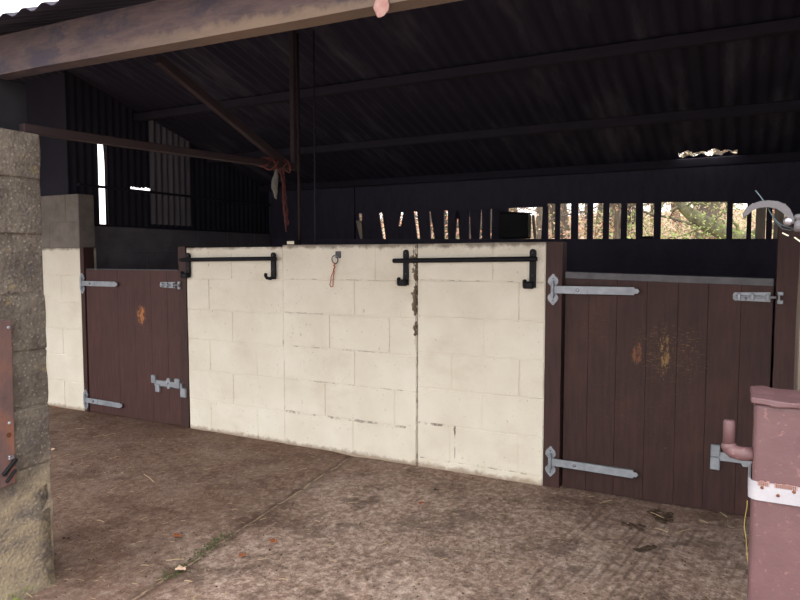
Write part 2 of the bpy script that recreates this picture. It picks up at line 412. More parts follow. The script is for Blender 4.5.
# rail with paler boarding on the partition head
# left gable cladding of upright sheets with a daylight slit
def corr(bm, axis, a0, a1, b0, b1, base, pitch=.076, amp=.009, step=6, zf=None, nb=1):
    """corrugated sheet; axis 'x' means the wave runs along x"""
    n = max(4, int((a1-a0)/pitch*step)); rows = []
    for i in range(n+1):
        a = a0 + (a1-a0)*i/n; w = amp*math.sin(2*PI*a/pitch)
        rows.append([(a, b0 + (b1-b0)*k/nb, w) for k in range(nb+1)])
    return rows
GX = -5.16
def gable_sheet(name, y0, y1, z0, mat, x=GX, label=None, ztop=None, rag=0., parent=None, amp=.009):
    bm = NB(); rows = []
    n = max(6, int((y1-y0)/.076*7))
    for i in range(n+1):
        y = y0 + (y1-y0)*i/n; w = amp*math.sin(2*PI*y/.076)
        zt = (ztop if ztop else roof_z(y)+.022)
        zb = z0 + (random.uniform(0, rag) if rag else 0)
        rows.append([bm.verts.new((x+w, y, z)) for z in (zb, (zb+zt)/2, zt)])
    for a, b in zip(rows, rows[1:]):
        for k in range(2): bm.faces.new((a[k], b[k], b[k+1], a[k+1]))
    o = obj(name, bm, mat, parent)
    m = o.modifiers.new('thick', 'SOLIDIFY'); m.thickness = .0015
    return o
g = struct('wall_gable_left', (lambda b: (box(b, -5.27, -5.145, .16, YB, 1.597, 1.615), b)[1])(NB()), M['dark_wood'], 'dark left gable clad in upright sheeting with a slit of daylight')
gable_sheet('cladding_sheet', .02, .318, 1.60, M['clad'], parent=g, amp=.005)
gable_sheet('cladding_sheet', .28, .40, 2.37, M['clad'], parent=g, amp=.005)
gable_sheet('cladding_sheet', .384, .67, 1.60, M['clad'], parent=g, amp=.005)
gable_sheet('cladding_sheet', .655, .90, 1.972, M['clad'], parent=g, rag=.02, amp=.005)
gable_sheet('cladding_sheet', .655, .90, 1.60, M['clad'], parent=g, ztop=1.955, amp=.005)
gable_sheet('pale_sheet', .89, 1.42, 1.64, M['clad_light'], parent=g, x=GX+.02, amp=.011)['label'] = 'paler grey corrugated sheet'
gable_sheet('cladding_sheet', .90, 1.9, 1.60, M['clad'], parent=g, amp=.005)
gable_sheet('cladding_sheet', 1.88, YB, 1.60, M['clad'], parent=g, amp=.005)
bm = NB()   # torn edge of the sheet beside the slit
prism(bm, [(0,-.01),(.004,0),(.012,.1),(.016,.25),(.028,.4),(.030,.55),(.042,.74),(0,.76)], 0, .002)
for v in bm.verts: v.co = Vector((-5.150+v.co.y, .408-v.co.x, 1.62+v.co.z))
obj('torn_flap', bm, M['clad_light'], g)
bm = NB(); box(bm, -5.15, -5.12, .10, YB-.01, 1.935, 1.957); obj('girt', bm, M['dark_wood'], g)

# rear wall: low wall, slats, header
bm = NB()
zt = lambda x: 1.497 - .0125*(x+1.7)
hexa(bm, [(x, y, z) for x in (-5.30, XR) for y in (YB, YB+.14) for z in (-.02, zt(x))])
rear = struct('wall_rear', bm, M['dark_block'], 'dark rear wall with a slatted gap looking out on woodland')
hz = lambda x: 1.843 - .038*(x+1.7) if x > -1.75 else 1.843 - .0*(x)
bm = NB()
for a, b in ((-3.95, -1.75), (-1.75, -.72), (-.72, -.15), (-.15, XR)):
    za, zb = hz(a), hz(b)
    if a == -.72: za += .012; zb += .014
    if a == -3.95: za = 1.812; zb = 1.812
    hexa(bm, [(x, y, z) for x, zz in ((a, za), (b, zb)) for y in (YB+.02, YB+.06) for z in (zz, roof_z(YB)-.005)])
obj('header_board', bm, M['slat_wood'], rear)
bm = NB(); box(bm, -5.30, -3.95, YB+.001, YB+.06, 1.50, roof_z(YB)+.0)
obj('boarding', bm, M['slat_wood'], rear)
def slat(x0b, x1b, x0t, x1t, z1=None, mat='slat_wood', z0=None, y=YB+.03, th=.022):
    bm = NB()
    a = z0 or (zt(x0b)-.01); t = z1 or 1.86
    hexa(bm, [(x0b,y,a),(x0t,y,t),(x0b,y+th,a),(x0t,y+th,t),(x1b,y,a),(x1t,y,t),(x1b,y+th,a),(x1t,y+th,t)])
    return obj('slat', bm, M[mat], rear)
# right bay: evenly spaced uprights
ops = [(-1.741,-1.672),(-1.623,-1.517),(-1.45,-1.366),(-1.31,-1.218),(-1.163,-1.055),(-1.001,-.922),(-.861,-.766),(-.707,-.171),(-.125,-.017),(.02,.05)]
for (a, b), (c, d) in zip(ops, ops[1:]): slat(b, c, b+random.uniform(-.004,.004), c+random.uniform(-.004,.004))
slat(.05, .125, .052, .127, mat='grey_wood'); slat(.13, .175, .128, .172); slat(.185, .26, .19, .262, mat='grey_wood'); slat(.27, .5, .27, .5)
# left bay: close, leaning boards that leave slivers
sl = [(-3.96,-3.86, -3.96,-3.915), (-3.86,-3.595, -3.865,-3.65), (-3.557,-3.43, -3.605,-3.371), (-3.398,-3.17, -3.337,-3.217), (-3.134,-3.007, -3.174,-3.03), (-2.961,-2.852, -3.015,-2.857),
      (-2.806,-2.726, -2.813,-2.70), (-2.677,-2.57, -2.70,-2.573), (-2.545,-2.458, -2.568,-2.44), (-2.425,-2.34, -2.432,-2.338), (-2.325,-2.215, -2.32,-2.212), (-2.214,-2.12,-2.213,-2.15), (-1.808,-1.741,-1.794,-1.741)]
for a, b, c, d in sl: slat(a, b, c, d, z1=1.82)
slat(-3.42,-3.39,-3.40,-3.37, z1=1.66); slat(-3.87,-3.84,-3.93,-3.86, z1=1.73, mat='grey_wood', y=YB+.005); slat(-2.73,-2.67,-2.71,-2.695, z1=1.80, z0=1.72)
slat(-1.875,-1.845,-1.90,-1.875, z1=1.735, mat='grey_wood', y=YB+.005)
bm = NB(); box(bm, -.86, -.77, YB+.02, YB+.08, zt(0), zt(0)+.035); obj('offcut', bm, M['dark_wood'], rear)

# gable at the right and wall closing the left aisle
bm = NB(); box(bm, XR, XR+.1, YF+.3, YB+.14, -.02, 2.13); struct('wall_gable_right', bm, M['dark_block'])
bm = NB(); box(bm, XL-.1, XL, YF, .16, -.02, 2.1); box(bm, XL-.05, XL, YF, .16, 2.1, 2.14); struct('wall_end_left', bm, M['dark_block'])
bm = NB()
prism(bm, [(YF+.1, 2.12), (RY, RZ-.02), (YB, roof_z(YB)-.02), (YB, 2.12)], 0, .03)
for v in bm.verts: v.co = Vector((XR+.03+v.co.y, v.co.x, v.co.z))
obj('gable_cladding', bm, M['clad'], bpy.data.objects['wall_gable_right'])
bm = NB()
prism(bm, [(YF+.1, 2.13), (RY, RZ-.02), (.12, roof_z(.12)-.02), (.12, 2.13)], 0, .03)
for v in bm.verts: v.co = Vector((XL-.05+v.co.y, v.co.x, v.co.z))
obj('gable_cladding', bm, M['clad'], bpy.data.objects['wall_end_left'])

# roof: two slopes of corrugated sheet, one object; a torn lap near the rear eaves
def slope(bm, x0, x1, ys, zf, holes=None, pitch=.10, amp=.009, n_per=6, dy=0):
    n = int((x1-x0)/pitch*n_per); rows = []
    for i in range(n+1):
        x = x0 + (x1-x0)*i/n; w = amp*math.sin(2*PI*x/pitch)
        rows.append([bm.verts.new((x, y, zf(y)+w+.012)) for y in ys])
    for i, (a, b) in enumerate(zip(rows, rows[1:])):
        for k in range(len(ys)-1):
            xc = (a[k].co.x+b[k].co.x)/2; yc = (ys[k]+ys[k+1])/2
            if holes and holes(xc, yc): continue
            bm.faces.new((a[k], b[k], b[k+1], a[k+1]))
bm = NB()
slope(bm, XL-.15, XR+.15, [-2.34, -2.2, -1.2, RY], roof_z)
pin = {(round(random.uniform(-3,-.2), 2), round(random.uniform(.3, 2.2), 2)) for _ in range(7)}
def holes(x, y):
    if 2.44 < y < 2.60 and -.72 < x < -.10:
        c = noise.noise(Vector((x*9, 0, 5)))
        lo = 2.5 - .05*(.5+c); hi = 2.53 + .05*(.5+c)
        if -.58 < x < -.55 or -.64 < x < -.60: return False
        if x < -.58: return 2.49 < y < 2.51
        return lo < y < hi
    return False
ys = [RY, 1.0, 2.0, 2.4] + [2.42+.02*i for i in range(11)] + [2.9]
slope(bm, -5.30, XR+.15, ys, roof_z, holes, n_per=10)
slope(bm, XL-.15, -5.30, [RY, .2], roof_z)
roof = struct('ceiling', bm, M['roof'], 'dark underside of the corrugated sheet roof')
m = roof.modifiers.new('thick', 'SOLIDIFY'); m.thickness = .002; m.offset = 1
bm = NB()
for i in range(74):
    pass
prism(bm, [(-.22, .05), (0, 0), (.22, .0), (0, .06)], XL-.15, XR+.15)
for v in bm.verts: v.co = Vector((v.co.y, RY+v.co.x, RZ+.035+v.co.z - (abs(v.co.x) > .1)*.06))
obj('ridge_capping', bm, M['roof'], roof)
# purlins under the sheets
for y in (-1.2, .75, 1.7, 2.55):
    bm = NB(); z = roof_z(y)-.045
    box(bm, -5.19 if y > 0 else XL, XR, y-.03, y+.03, z-.04, z+.03, bev=.004)
    where = {-1.2: 'over the aisle', .75: 'just behind the ridge', 1.7: 'halfway down the rear slope', 2.55: 'nearest the slatted rear wall'}[y]
    tag(obj('purlin', bm, M['dark_wood'], origin=(0, y, z)), f'long dark timber purlin under the roof {where}', 'roof beam', 'purlins under the roof sheets')

# front lintel beam
bx0, bx1 = XL, XR+.2
bz = lambda x: 1.985 - .0183*(x+2.438)
bm = NB()
n = 60; sec = []
for i in range(n+1):
    x = bx0 + (bx1-bx0)*i/n
    e = noise.noise(Vector((x*3, 0, 1)))*.004; e2 = noise.noise(Vector((x*2, 4, 1)))*.004
    sec.append([bm.verts.new(p) for p in ((x, -2.2, bz(x)+e), (x, -2.203+e2, bz(x)+.135), (x, -2.14, bz(x)+.135), (x, -2.14, bz(x)+e))])
for a, b in zip(sec, sec[1:]):
    for k in range(4): bm.faces.new((a[k], a[(k+1) % 4], b[(k+1) % 4], b[k]))
bm.faces.new(sec[0]); bm.faces.new(sec[-1][::-1])
bmesh.ops.translate(bm, vec=Vector((0,0,0)), verts=bm.verts)
lb = obj('lintel_beam', bm, M['beam'], origin=(0, -2.2, bz(0)))
tag(lb, 'long weathered timber beam across the open front under the roof edge', 'beam')
bm = NB()
c0 = onY(381, 6, -2.205)
ball(bm, c0, .022, 1.0, .25, 1.2, 10, 6)
for v in bm.verts: v.co.z += noise.noise(v.co*60)*.008; v.co.x += noise.noise(v.co*70)*.006
obj('bare_chip', bm, M['peel'], lb)['label'] = 'pale pinkish chip in the wood'

# ------------------------------------------------------------------ roof truss over the pillar
TX = -2.48
tr = thing('roof_truss', (TX, -2.03, 1.83), 'rusty brown roof truss reaching back from the top of the grey pillar', 'truss')
bm = NB(); beam(bm, (TX, -2.1, 1.812), (TX, -.38, 1.868), .04, .035, .003); obj('tie_bar', bm, M['rust_pipe'], tr)
bm = NB(); beam(bm, (TX, -.50, 1.89), (TX, -1.42, 2.25), .035, .045, .003); obj('strut', bm, M['rust_pipe'], tr)
bm = NB(); beam(bm, (TX, -.38, 1.85), (TX, -.38, 2.78), .03, .03, .003); obj('king_post', bm, M['rust_pipe'], tr)
bm = NB(); beam(bm, (TX, -2.04, 2.13), (TX, RY-.0, 2.84), .06, .08, .004); obj('rafter', bm, M['dark_wood'], tr)

# twine wound round the end of the tie bar, with a rag and a loose tail
def wob(pts, n=4, a=.004, seed=0):
    out = []; pts = [Vector(p) for p in pts]
    for p, q in zip(pts, pts[1:]):
        for i in range(n):
            w = p.lerp(q, i/n); s = Vector((seed, seed*2, 0))
            out.append(w + Vector((noise.noise(w*40+s), noise.noise(w*40+s+Vector((9,0,0))), noise.noise(w*40+s+Vector((0,7,0)))))*a)
    out.append(pts[-1]); return out
tw = thing('baler_twine', (TX, -.50, 1.86), 'dirty red twine knotted round the tie bar with frayed tails hanging', 'twine')
bm = NB()
for k in range(7):
    yy = -.66 + k*.035
    z0 = 1.868 + (yy+.5)*.03
    ring = [(TX + .034*math.cos(a), yy + .03*math.sin(a+k*1.7) + random.uniform(-.005,.005), z0 + (.026+.012*math.sin(k*2.3))*math.sin(a) + random.uniform(-.006,.006)) for a in [2*PI*i/12 for i in range(13)]]
    tube(bm, ring, .006, 6)
obj('coil', bm, M['dim_twine'], tw, smooth=True)
bm = NB()
for k in range(5):
    y0 = -.56+random.uniform(-.03,.06)
    tube(bm, wob([(TX+.02, y0, 1.84), (TX+.02, -.50+random.uniform(-.02,.02), 1.76), (TX+.015, -.50+random.uniform(-.03,.03), 1.62), (TX+.02, -.47+random.uniform(-.03,.02), 1.50+random.uniform(-.03,.05))], 5, .014, k), .0035, 5)
obj('tail', bm, M['dim_twine'], tw)
bm = NB()
tube(bm, wob([(TX+.02, -.58, 1.83), (TX+.02, -.59, 1.77), (TX+.02, -.585, 1.70), (TX+.02, -.575, 1.66)], 3, .01), .02, 8, radii=[.008,.01,.014,.018,.02,.019,.015,.011,.008,.003][:10])
tag(obj('rag', bm, M['rag'], origin=(TX, -.58, 1.83), smooth=True), 'small grey rag hanging beside the twine tails under the tie bar', 'rag')

# two upright rods rising from the wall head
for i, x in enumerate((-2.795, -2.66)):
    bm = NB(); r = .011 if i == 0 else .007
    tube(bm, [(x, .10, H-.01), (x, .10, 1.88+.9*(1-i)*0), (x, .10, roof_z(.10)-.01)], r, 10)
    o = obj('metal_rod', bm, M['rust_pipe'] if i == 0 else M['dark_wood'], origin=(x, .10, H), smooth=True)
    tag(o, 'rusty upright rod rising from the wall head behind the small white block' if i == 0 else 'thin dark upright rod on the wall head right of the rusty rod', 'rod')
bm = NB(); box(bm, -2.845, -2.775, .015, .065, H+.002, H+.040, bev=.003)
o = obj('small_block', bm, M['black'], origin=(-2.8, .05, H)); tag(o, 'small white-fronted block lying on the cream wall head', 'block')
bm = NB(); box(bm, -2.838, -2.778, .012, .016, H+.006, H+.027, bev=.001)
obj('white_face', bm, M['white_plastic'], o)['label'] = 'white front face'

# dark box on the sill among the slats
bm = NB(); a0 = zt(-2.0)+.001
hexa(bm, [(x, y, z) for x in (-2.20, -1.905) for y in (YB+.002, YB+.028) for z in (a0, 1.742 if x > -2 else 1.765)], .012)
for v in bm.verts:
    if v.co.y < YB+.015: v.co.y -= .10
bx = obj('feed_box', bm, M['black'], origin=(-2.05, YB-.03, a0)); tag(bx, 'black box standing on the rear sill in front of the slatted gap', 'box')
bm = NB(); hexa(bm, [(x, y, z) for x in (-2.21, -1.895) for y in (YB-.108, YB+.03) for z in (1.742 if x > -2 else 1.765, 1.752 if x > -2 else 1.775)], .003)
obj('lid', bm, M['black'], bx)

# ------------------------------------------------------------------ doors
def door(name, x0, x1, zl, zr, seams, mat, label, yf=.03, z0=.002):
    d = thing(name, ((x0+x1)/2, yf, 0), label, None, kind='structure')
    bm = NB(); xs = [x0] + seams + [x1]
    ztop = lambda x: zl + (zr-zl)*(x-x0)/(x1-x0)
    r = random.Random(4)
    for a, b in zip(xs, xs[1:]):
        a2, b2 = a+.0004, b-.0004; f = r.uniform(-.0012, .0012)
        pts = [(a2,yf+f,z0),(a2,yf+f,ztop(a2)),(a2,yf+.024,z0),(a2,yf+.024,ztop(a2)),(b2,yf+f,z0),(b2,yf+f,ztop(b2)),(b2,yf+.024,z0),(b2,yf+.024,ztop(b2))]
        hexa(bm, pts, .0011)
    for z in (.12, .6, 1.1): box(bm, x0+.03, x1-.03, yf+.0245, yf+.05, z, z+.10)
    box(bm, x0+.01, x1-.01, yf+.02, yf+.03, z0+.01, min(zl, zr)-.01)
    obj('door_panel', bm, mat, d)
    return d
def spade(bm, cx, cz, s, y0, y1, up, w=.030, h=.072):
    pts = []
    prof = [(.30,.0),(.62,.12),(.98,.30),(1.0,.48),(.80,.68),(.42,.84),(.12,1.0)]
    right = [(cx + w*p[0]*s, cz + up*h*p[1]) for p in prof]; left = [(cx - w*p[0]*s, cz + up*h*p[1]) for p in prof][::-1]
    prism(bm, right+left, y0, y1, bev=.0012)
def strap_hinge(parent, px, dx0, L, z, yf, ypost, label, sag=0.):
    """spade plates on the post at px, strap on the door from dx0 for length L"""
    bm = NB()
    spade(bm, px, z+.016, 1, ypost-.005, ypost, 1); spade(bm, px, z-.016, 1, ypost-.005, ypost, -1)
    box(bm, px-.012, px+.012, ypost-.006, ypost, z-.04, z+.04)
    y = min(yf, ypost)
    hs = .021
    # strap plate with an ogee point
    x0 = px+.006; x1 = dx0+L
    e = [(x0, z-hs), (x1-.028, z-hs+sag), (x1-.024, z-hs*.55+sag), (x1-.010, z-hs*.62+sag), (x1, z+sag), (x1-.010, z+hs*.62+sag), (x1-.024, z+hs*.55+sag), (x1-.028, z+hs+sag), (x0, z+hs)]
    prism(bm, e, y-.012, y-.006, bev=.001)
    # stepped thicker root with scalloped end
    xr = dx0+.145
    e = [(x0, z-hs*.98), (xr-.03, z-hs), (xr-.018, z-hs*.6), (xr-.028, z-hs*.2), (xr-.012, z), (xr-.028, z+hs*.2), (xr-.018, z+hs*.6), (xr-.03, z+hs), (x0, z+hs*.98)]
    prism(bm, e, y-.016, y-.0115, bev=.001)
    box(bm, dx0, x1-.03, y-.0065, yf, z-hs*.55, z+hs*.55)
    o = obj('strap_hinge', bm, M['galv'], parent); o['label'] = label
    bm = NB(); tube(bm, [(px, y-.014, z-.036), (px, y-.014, z+.036)], .011, 12)
    disc(bm, (px, y-.014, z-.05), (0,0,1), .007, .10, 10)
    obj('hinge_pin', bm, M['galv'], o, smooth=False)
    bm = NB(); disc(bm, (dx0+.068, y-.015, z), (0,-1,0), .0095, .003, 12, .004)
    for s in (-1, 1): disc(bm, (px, ypost-.004, z+s*.062), (0,-1,0), .005, .002, 8, .0015)
    obj('coach_bolt', bm, M['galv_bright'], o)
    bm = NB()
    for k in (.25, .55, .85): disc(bm, (dx0+.13+(L-.16)*k, y-.0115, z+sag*k), (0,-1,0), .004, .001, 8, .001)
    obj('nail_head', bm, M['galv'], o)
    return o
def slide_bolt(parent, x0, x1, z, yf, xk, label):
    bm = NB()
    prism(bm, [(x0, z-.02), (x1, z-.024), (x1, z+.024), (x0, z+.02), (x0-.008, z+.012), (x0-.008, z-.012)], yf-.004, yf, bev=.001)
    for x in (x0+.02, (x0+x1)/2, x1-.012): box(bm, x-.008, x+.008, yf-.022, yf-.003, z-.017, z+.017, bev=.003)
    o = obj('slide_bolt', bm, M['galv'], parent); o['label'] = label
    bm = NB(); tube(bm, [(x0+.005, yf-.013, z), (xk+.012, yf-.013, z)], .0065, 10); tube(bm, [(x0+.05, yf-.013, z), (x0+.05, yf-.032, z-.016)], .004, 8)
    obj('rod', bm, M['galv'], o)
    bm = NB(); box(bm, xk-.002, xk+.024, -.018, -.0005, z-.030, z-.011, bev=.003); box(bm, xk-.002, xk+.024, -.018, -.0005, z+.011, z+.030, bev=.003); box(bm, xk+.002, xk+.010, -.02, -.004, z-.02, z+.02, bev=.002)
    obj('keep', bm, M['galv'], o)
def kick_latch(parent, x0, x1, z, yf, label, xp, low=0.):
    bm = NB()
    box(bm, x0+.03, x1-.01, yf-.016, yf-.002, z-.022, z+.022, bev=.002)
    prism(bm, [((x0+x1)/2+.02+.026*math.cos(a), z+.006+.046*math.sin(a)) for a in [PI*k/4+PI/8 for k in range(8)]], yf-.017, yf, bev=.001)
    o = obj('kick_latch', bm, M['galv'], parent); o['label'] = label
    bm = NB(); box(bm, x0, x0+.046, yf-.022, yf-.002, z-.004, z+.060, bev=.004); obj('foot_plate', bm, M['galv'], o)
    bm = NB(); box(bm, x0+low, x0+low+.046, yf-.023, yf-.002, z-.072, z-.006, bev=.004); obj('foot_plate', bm, M['galv'], o)
    bm = NB(); box(bm, x1-.072, x1-.018, yf-.024, yf, z-.024, z+.052, bev=.004); obj('guide', bm, M['galv'], o)
    bm = NB(); box(bm, xp-.034, xp+.020, -.022, 0, z-.085, z-.016, bev=.004); box(bm, xp-.034, xp-.016, -.022, 0, z-.02, z+.02, bev=.003); obj('keep', bm, M['galv'], o)
    bm = NB(); disc(bm, ((x0+x1)/2+.02, yf-.018, z+.006), (0,-1,0), .007, .002, 10, .002); obj('pivot', bm, M['galv_bright'], o)
    return o

# left door
mL = wood_mat('left_door_boards', (62,39,37), (78,51,48), scr=[(.115, .855, .075, .11, 0, (190,124,72), .9), (.14, .80, .13, .19, .5, (140,96,66), .6)])
sL = [onY(x, 350).x for x in (100.5, 118, 134.5, 151, 167)]
dL = door('door_1', -4.955, -3.878, 1.211, 1.215, sL, mL, 'smaller brown stable door at the left with an orange bare patch', yf=.012)
bm = NB(); box(bm, -4.95, -3.882, .010, .060, 1.214, 1.222, bev=.001); obj('top_lip', bm, M['cap_strip'], dL)
strap_hinge(dL, -4.985, -4.94, .40, 1.098, .012, -.001, 'upper galvanised strap hinge')
strap_hinge(dL, -4.985, -4.94, .42, .100, .012, -.001, 'lower galvanised strap hinge', sag=-.004)
slide_bolt(dL, -4.07, -3.915, 1.103, .012, -3.862, 'galvanised sliding bolt at the top')
kick_latch(dL, -4.185, -3.855, .322, .012, 'galvanised kick-over latch at the foot', -3.822, low=.045)
# right door
mR = wood_mat('right_door_boards', (43,26,25), (64,40,36), scr=[(.04, .82, .24, .20, .45, (150,118,72), .8), (-.12, .80, .04, .09, 0, (140,90,58), .6), (.02, .82, .03, .17, 0, (150,120,74), .7), (-.35, .92, .14, .12, .8, (140,92,60), .35), (-.05, .55, .45, .35, .9, (120,84,64), .25)])
sR = [onY(x, 400).x for x in (586, 614, 644, 675, 705, 738)]
dR = door('door_2', -.905, .118, 1.203, 1.180, sR, mR, 'larger dark brown stable door at the right with scratched boards')
bm = NB()
hexa(bm, [(-.905,.024,1.200),(-.905,.024,1.238),(-.905,.075,1.200),(-.905,.075,1.238),(.118,.024,1.176),(.118,.024,1.214),(.118,.075,1.176),(.118,.075,1.214)], .002)
obj('capping_strip', bm, M['cap_strip'], dR)['label'] = 'grey metal strip along the top edge'
strap_hinge(dR, -.966, -.895, .392, 1.137, .028, -.001, 'upper galvanised strap hinge', sag=.001)
strap_hinge(dR, -.966, -.895, .408, .150, .028, -.001, 'lower galvanised strap hinge', sag=-.004)
slide_bolt(dR, -.052, .105, 1.122, .028, .135, 'galvanised sliding bolt at the top')
kick_latch(dR, -.140, .14, .298, .028, 'galvanised kick-over latch at the foot', .165)

# door posts
def post(x0, x1, z1, label, y0=0., y1=.10, z0=-.01, wob_=.002, mat='post_wood'):
    bm = NB(); n = 26; rr = []
    for i in range(n+1):
        z = z0+(z1-z0)*i/n
        e = noise.noise(Vector((x0*3, z*9, 0)))*wob_; e2 = noise.noise(Vector((x1*7, z*11, 3)))*wob_
        rr.append([bm.verts.new(p) for p in ((x0+e, y0, z), (x1+e2, y0, z), (x1+e2, y1, z), (x0+e, y1, z))])
    for a, b in zip(rr, rr[1:]):
        for k in range(4): bm.faces.new((a[k], a[(k+1)%4], b[(k+1)%4], b[k]))
    bm.faces.new(rr[0][::-1]); bm.faces.new(rr[-1])
    o = obj('door_post', bm, M[mat], origin=((x0+x1)/2, (y0+y1)/2, z0)); return tag(o, label, 'post')
post(-5.008, -4.962, 1.402, 'narrow brown door post on the hinge side of the left door')
post(-3.868, -3.789, 1.40, 'brown door post between the left door and the cream wall', wob_=.008)
post(-1.009, -.917, 1.405, 'brown door post on the hinge side of the right door')
post(.128, .223, 1.47, 'dark brown door post on the bolt side of the right door')

# ------------------------------------------------------------------ saddle racks on the wall
def rack(name, xa, xb, x0, x1, z, zt_, zb, label, group, both_out=True, curl=False, zr=None):
    zr = zr or z
    r = thing(name, ((xa+xb)/2, 0, z), label, 'rack', group)
    for x in (xa, xb):
        bm = NB(); w = .018
        top = [(x+w*math.cos(a), zt_-w+w*math.sin(a)) for a in [PI*i/8 for i in range(9)]]
        prism(bm, [(x-w, zb), (x+w, zb)] + top, -.020, -.006, bev=.001)
        b = obj('bracket', bm, M['black_iron'], r)
        bm = NB()   # foot hook curling forward and to the left
        if curl and x == xb:
            pts = [(x-.004, -.016, zb+.014), (x-.018, -.026, zb+.004), (x-.040, -.036, zb+.008), (x-.050, -.038, zb+.024), (x-.047, -.038, zb+.040)]
            tube(bm, pts, .012, 8)
        else:
            box(bm, x-.050, x+.012, -.046, -.012, zb-.006, zb+.034, bev=.007)
            box(bm, x-.050, x-.030, -.05, -.02, zb+.0, zb+.048, bev=.007)
        obj('hook', bm, M['black_iron'], b)
        bm = NB()
        bm.free()
        for zz in (zt_-.022, zb+.07):
            bm = NB(); disc(bm, (x, -.019, zz), (0,-1,0), .0038, .001, 8, .0015); obj('screw', bm, M['cap_strip'], b)
        bm = NB(); box(bm, x-.012, x+.012, -.007, .009, zb+.02, zt_-.02); obj('spacer', bm, M['black_iron'], b)
    bm = NB(); tube(bm, [(x0, -.036, z), (x0+.005, -.036, z), (x1-.005, -.036, zr), (x1, -.036, zr)], .0145, 12, radii=[.011,.0145,.0145,.011])
    obj('rail', bm, M['black_iron'], r, smooth=True)
    return r
L1 = onY(187.5, 250, -.02); L2 = onY(272, 250, -.02)
rack('saddle_rack', -3.752, onY(272.5,250,-.02).x, -3.805, onY(276,259,-.036).x, 1.299, 1.352, 1.165, 'black iron saddle rack on the cream wall beside the left door', 'saddle racks', curl=True, zr=1.309)
rack('saddle_rack', onY(405.5,260,-.02).x, onY(532.5,260,-.02).x, onY(393,261,-.036).x, onY(537,259.5,-.036).x, 1.296, 1.366, 1.145, 'black iron saddle rack on the cream wall nearest the right door', 'saddle racks', zr=1.309)

# tether ring with twine loop
rp = onY(338.5, 254.5, 0)
ring = thing('tether_ring', rp, 'small grey tether ring on a plate high on the cream wall between the racks', 'ring')
bm = NB(); box(bm, rp.x-.020, rp.x+.022, -.010, -.001, rp.z-.024, rp.z+.022, bev=.003); obj('plate', bm, M['cap_strip'], ring)
bm = NB(); tube(bm, [(rp.x-.012, -.008, rp.z-.008), (rp.x-.012, -.024, rp.z-.004), (rp.x-.004, -.028, rp.z-.010), (rp.x+.004, -.018, rp.z-.016), (rp.x+.004, -.008, rp.z-.018)], .0042, 8); obj('staple', bm, M['galv'], ring, smooth=True)
bm = NB(); cx, cz = rp.x-.016, rp.z-.034
tube(bm, [(cx+.023*math.cos(a), -.020-.004*math.sin(a), cz+.026*math.sin(a)) for a in [2*PI*i/20 for i in range(21)]], .0036, 8, cap=False)
obj('ring', bm, M['cap_strip'], ring, smooth=True)
bm = NB()
lp = [(cx-.004, -.026, cz-.020), (cx-.002, -.020, cz-.030), (cx-.010, -.020, cz-.045)]
tube(bm, wob([(cx-.006,-.022,cz-.018),(cx+.004,-.028,cz-.032),(cx-.012,-.02,cz-.040),(cx-.004,-.018,cz-.052),(cx-.014,-.016,cz-.062)], 4, .006), .0036, 6)
tube(bm, wob([(cx-.010,-.016,cz-.055),(cx-.030,-.014,cz-.11),(cx-.044,-.013,cz-.165),(cx-.036,-.012,cz-.182),(cx-.024,-.012,cz-.176),(cx-.020,-.013,cz-.14),(cx-.012,-.015,cz-.09),(cx-.008,-.016,cz-.055)], 5, .005, 4), .0026, 6)
tag(obj('twine_loop', bm, M['orange_twine'], origin=(cx, -.02, cz-.02)), 'thin orange twine loop hanging from the tether ring', 'twine')

# ------------------------------------------------------------------ block pillar at the left of the opening
PX0, PX1, PY0, PY1 = -2.95, -2.462, -2.55, -2.035
bm = NB(); zs = [-.02, .235, .50, .735, .955, 1.175, 1.405, 1.62, 1.80]
for i, (a, b) in enumerate(zip(zs, zs[1:])):
    dx = [.0,.0,.004,-.002,.003,-.004,.002,.006][i]
    tmp = NB(); vs = box(tmp, PX0, PX1+dx, PY0, PY1-.001*i, a+.003, b-.003, bev=.006, seg=2)
    bmesh.ops.subdivide_edges(tmp, edges=[e for e in tmp.edges if e.calc_length() > .15], cuts=5, use_grid_fill=True)
    for v in tmp.verts:
        n1 = noise.noise(v.co*9+Vector((i,0,0)))*.006 + noise.noise(v.co*30)*.003
        v.co += Vector((n1, noise.noise(v.co*12+Vector((0,i,0)))*.006, 0))
    m_ = bpy.data.meshes.new('t'); tmp.to_mesh(m_); tmp.free(); bm.from_mesh(m_); bpy.data.meshes.remove(m_)
box(bm, PX0+.006, PX1-.005, PY0+.006, PY1-.005, -.02, 1.79)
pil = obj('block_pillar', bm, M['pillar'], origin=((PX0+PX1)/2, (PY0+PY1)/2, 0))
tag(pil, 'rough grey concrete block pillar at the left of the opening', 'pillar')
bm = NB()   # cement haunch that flares at the foot
prof = [(-.006, .50), (-.003, .42), (0, .30), (.004, .18), (.010, .08), (.020, -.01)]
rings = []
for d, z in prof:
    ring_ = []
    pts = [(PX0, PY0-d), (PX1+d, PY0-d), (PX1+d, PY1+d*.6-.02), (PX0, PY1+d*.6-.02)]
    for (p, q) in zip(pts, pts[1:]+pts[:1]):
        for k in range(8):
            x = p[0]+(q[0]-p[0])*k/8; y = p[1]+(q[1]-p[1])*k/8
            n1 = noise.noise(Vector((x*7, y*7, z*7)))*.009
            ring_.append(bm.verts.new((x+n1*.7, y+n1*.7, z)))
    rings.append(ring_)
for a, b in zip(rings, rings[1:]):
    for k in range(len(a)): bm.faces.new((a[k], a[(k+1) % len(a)], b[(k+1) % len(a)], b[k]))
obj('cement_foot', bm, M['pillar'], pil, smooth=True)['label'] = 'pale cement render flaring at the foot'
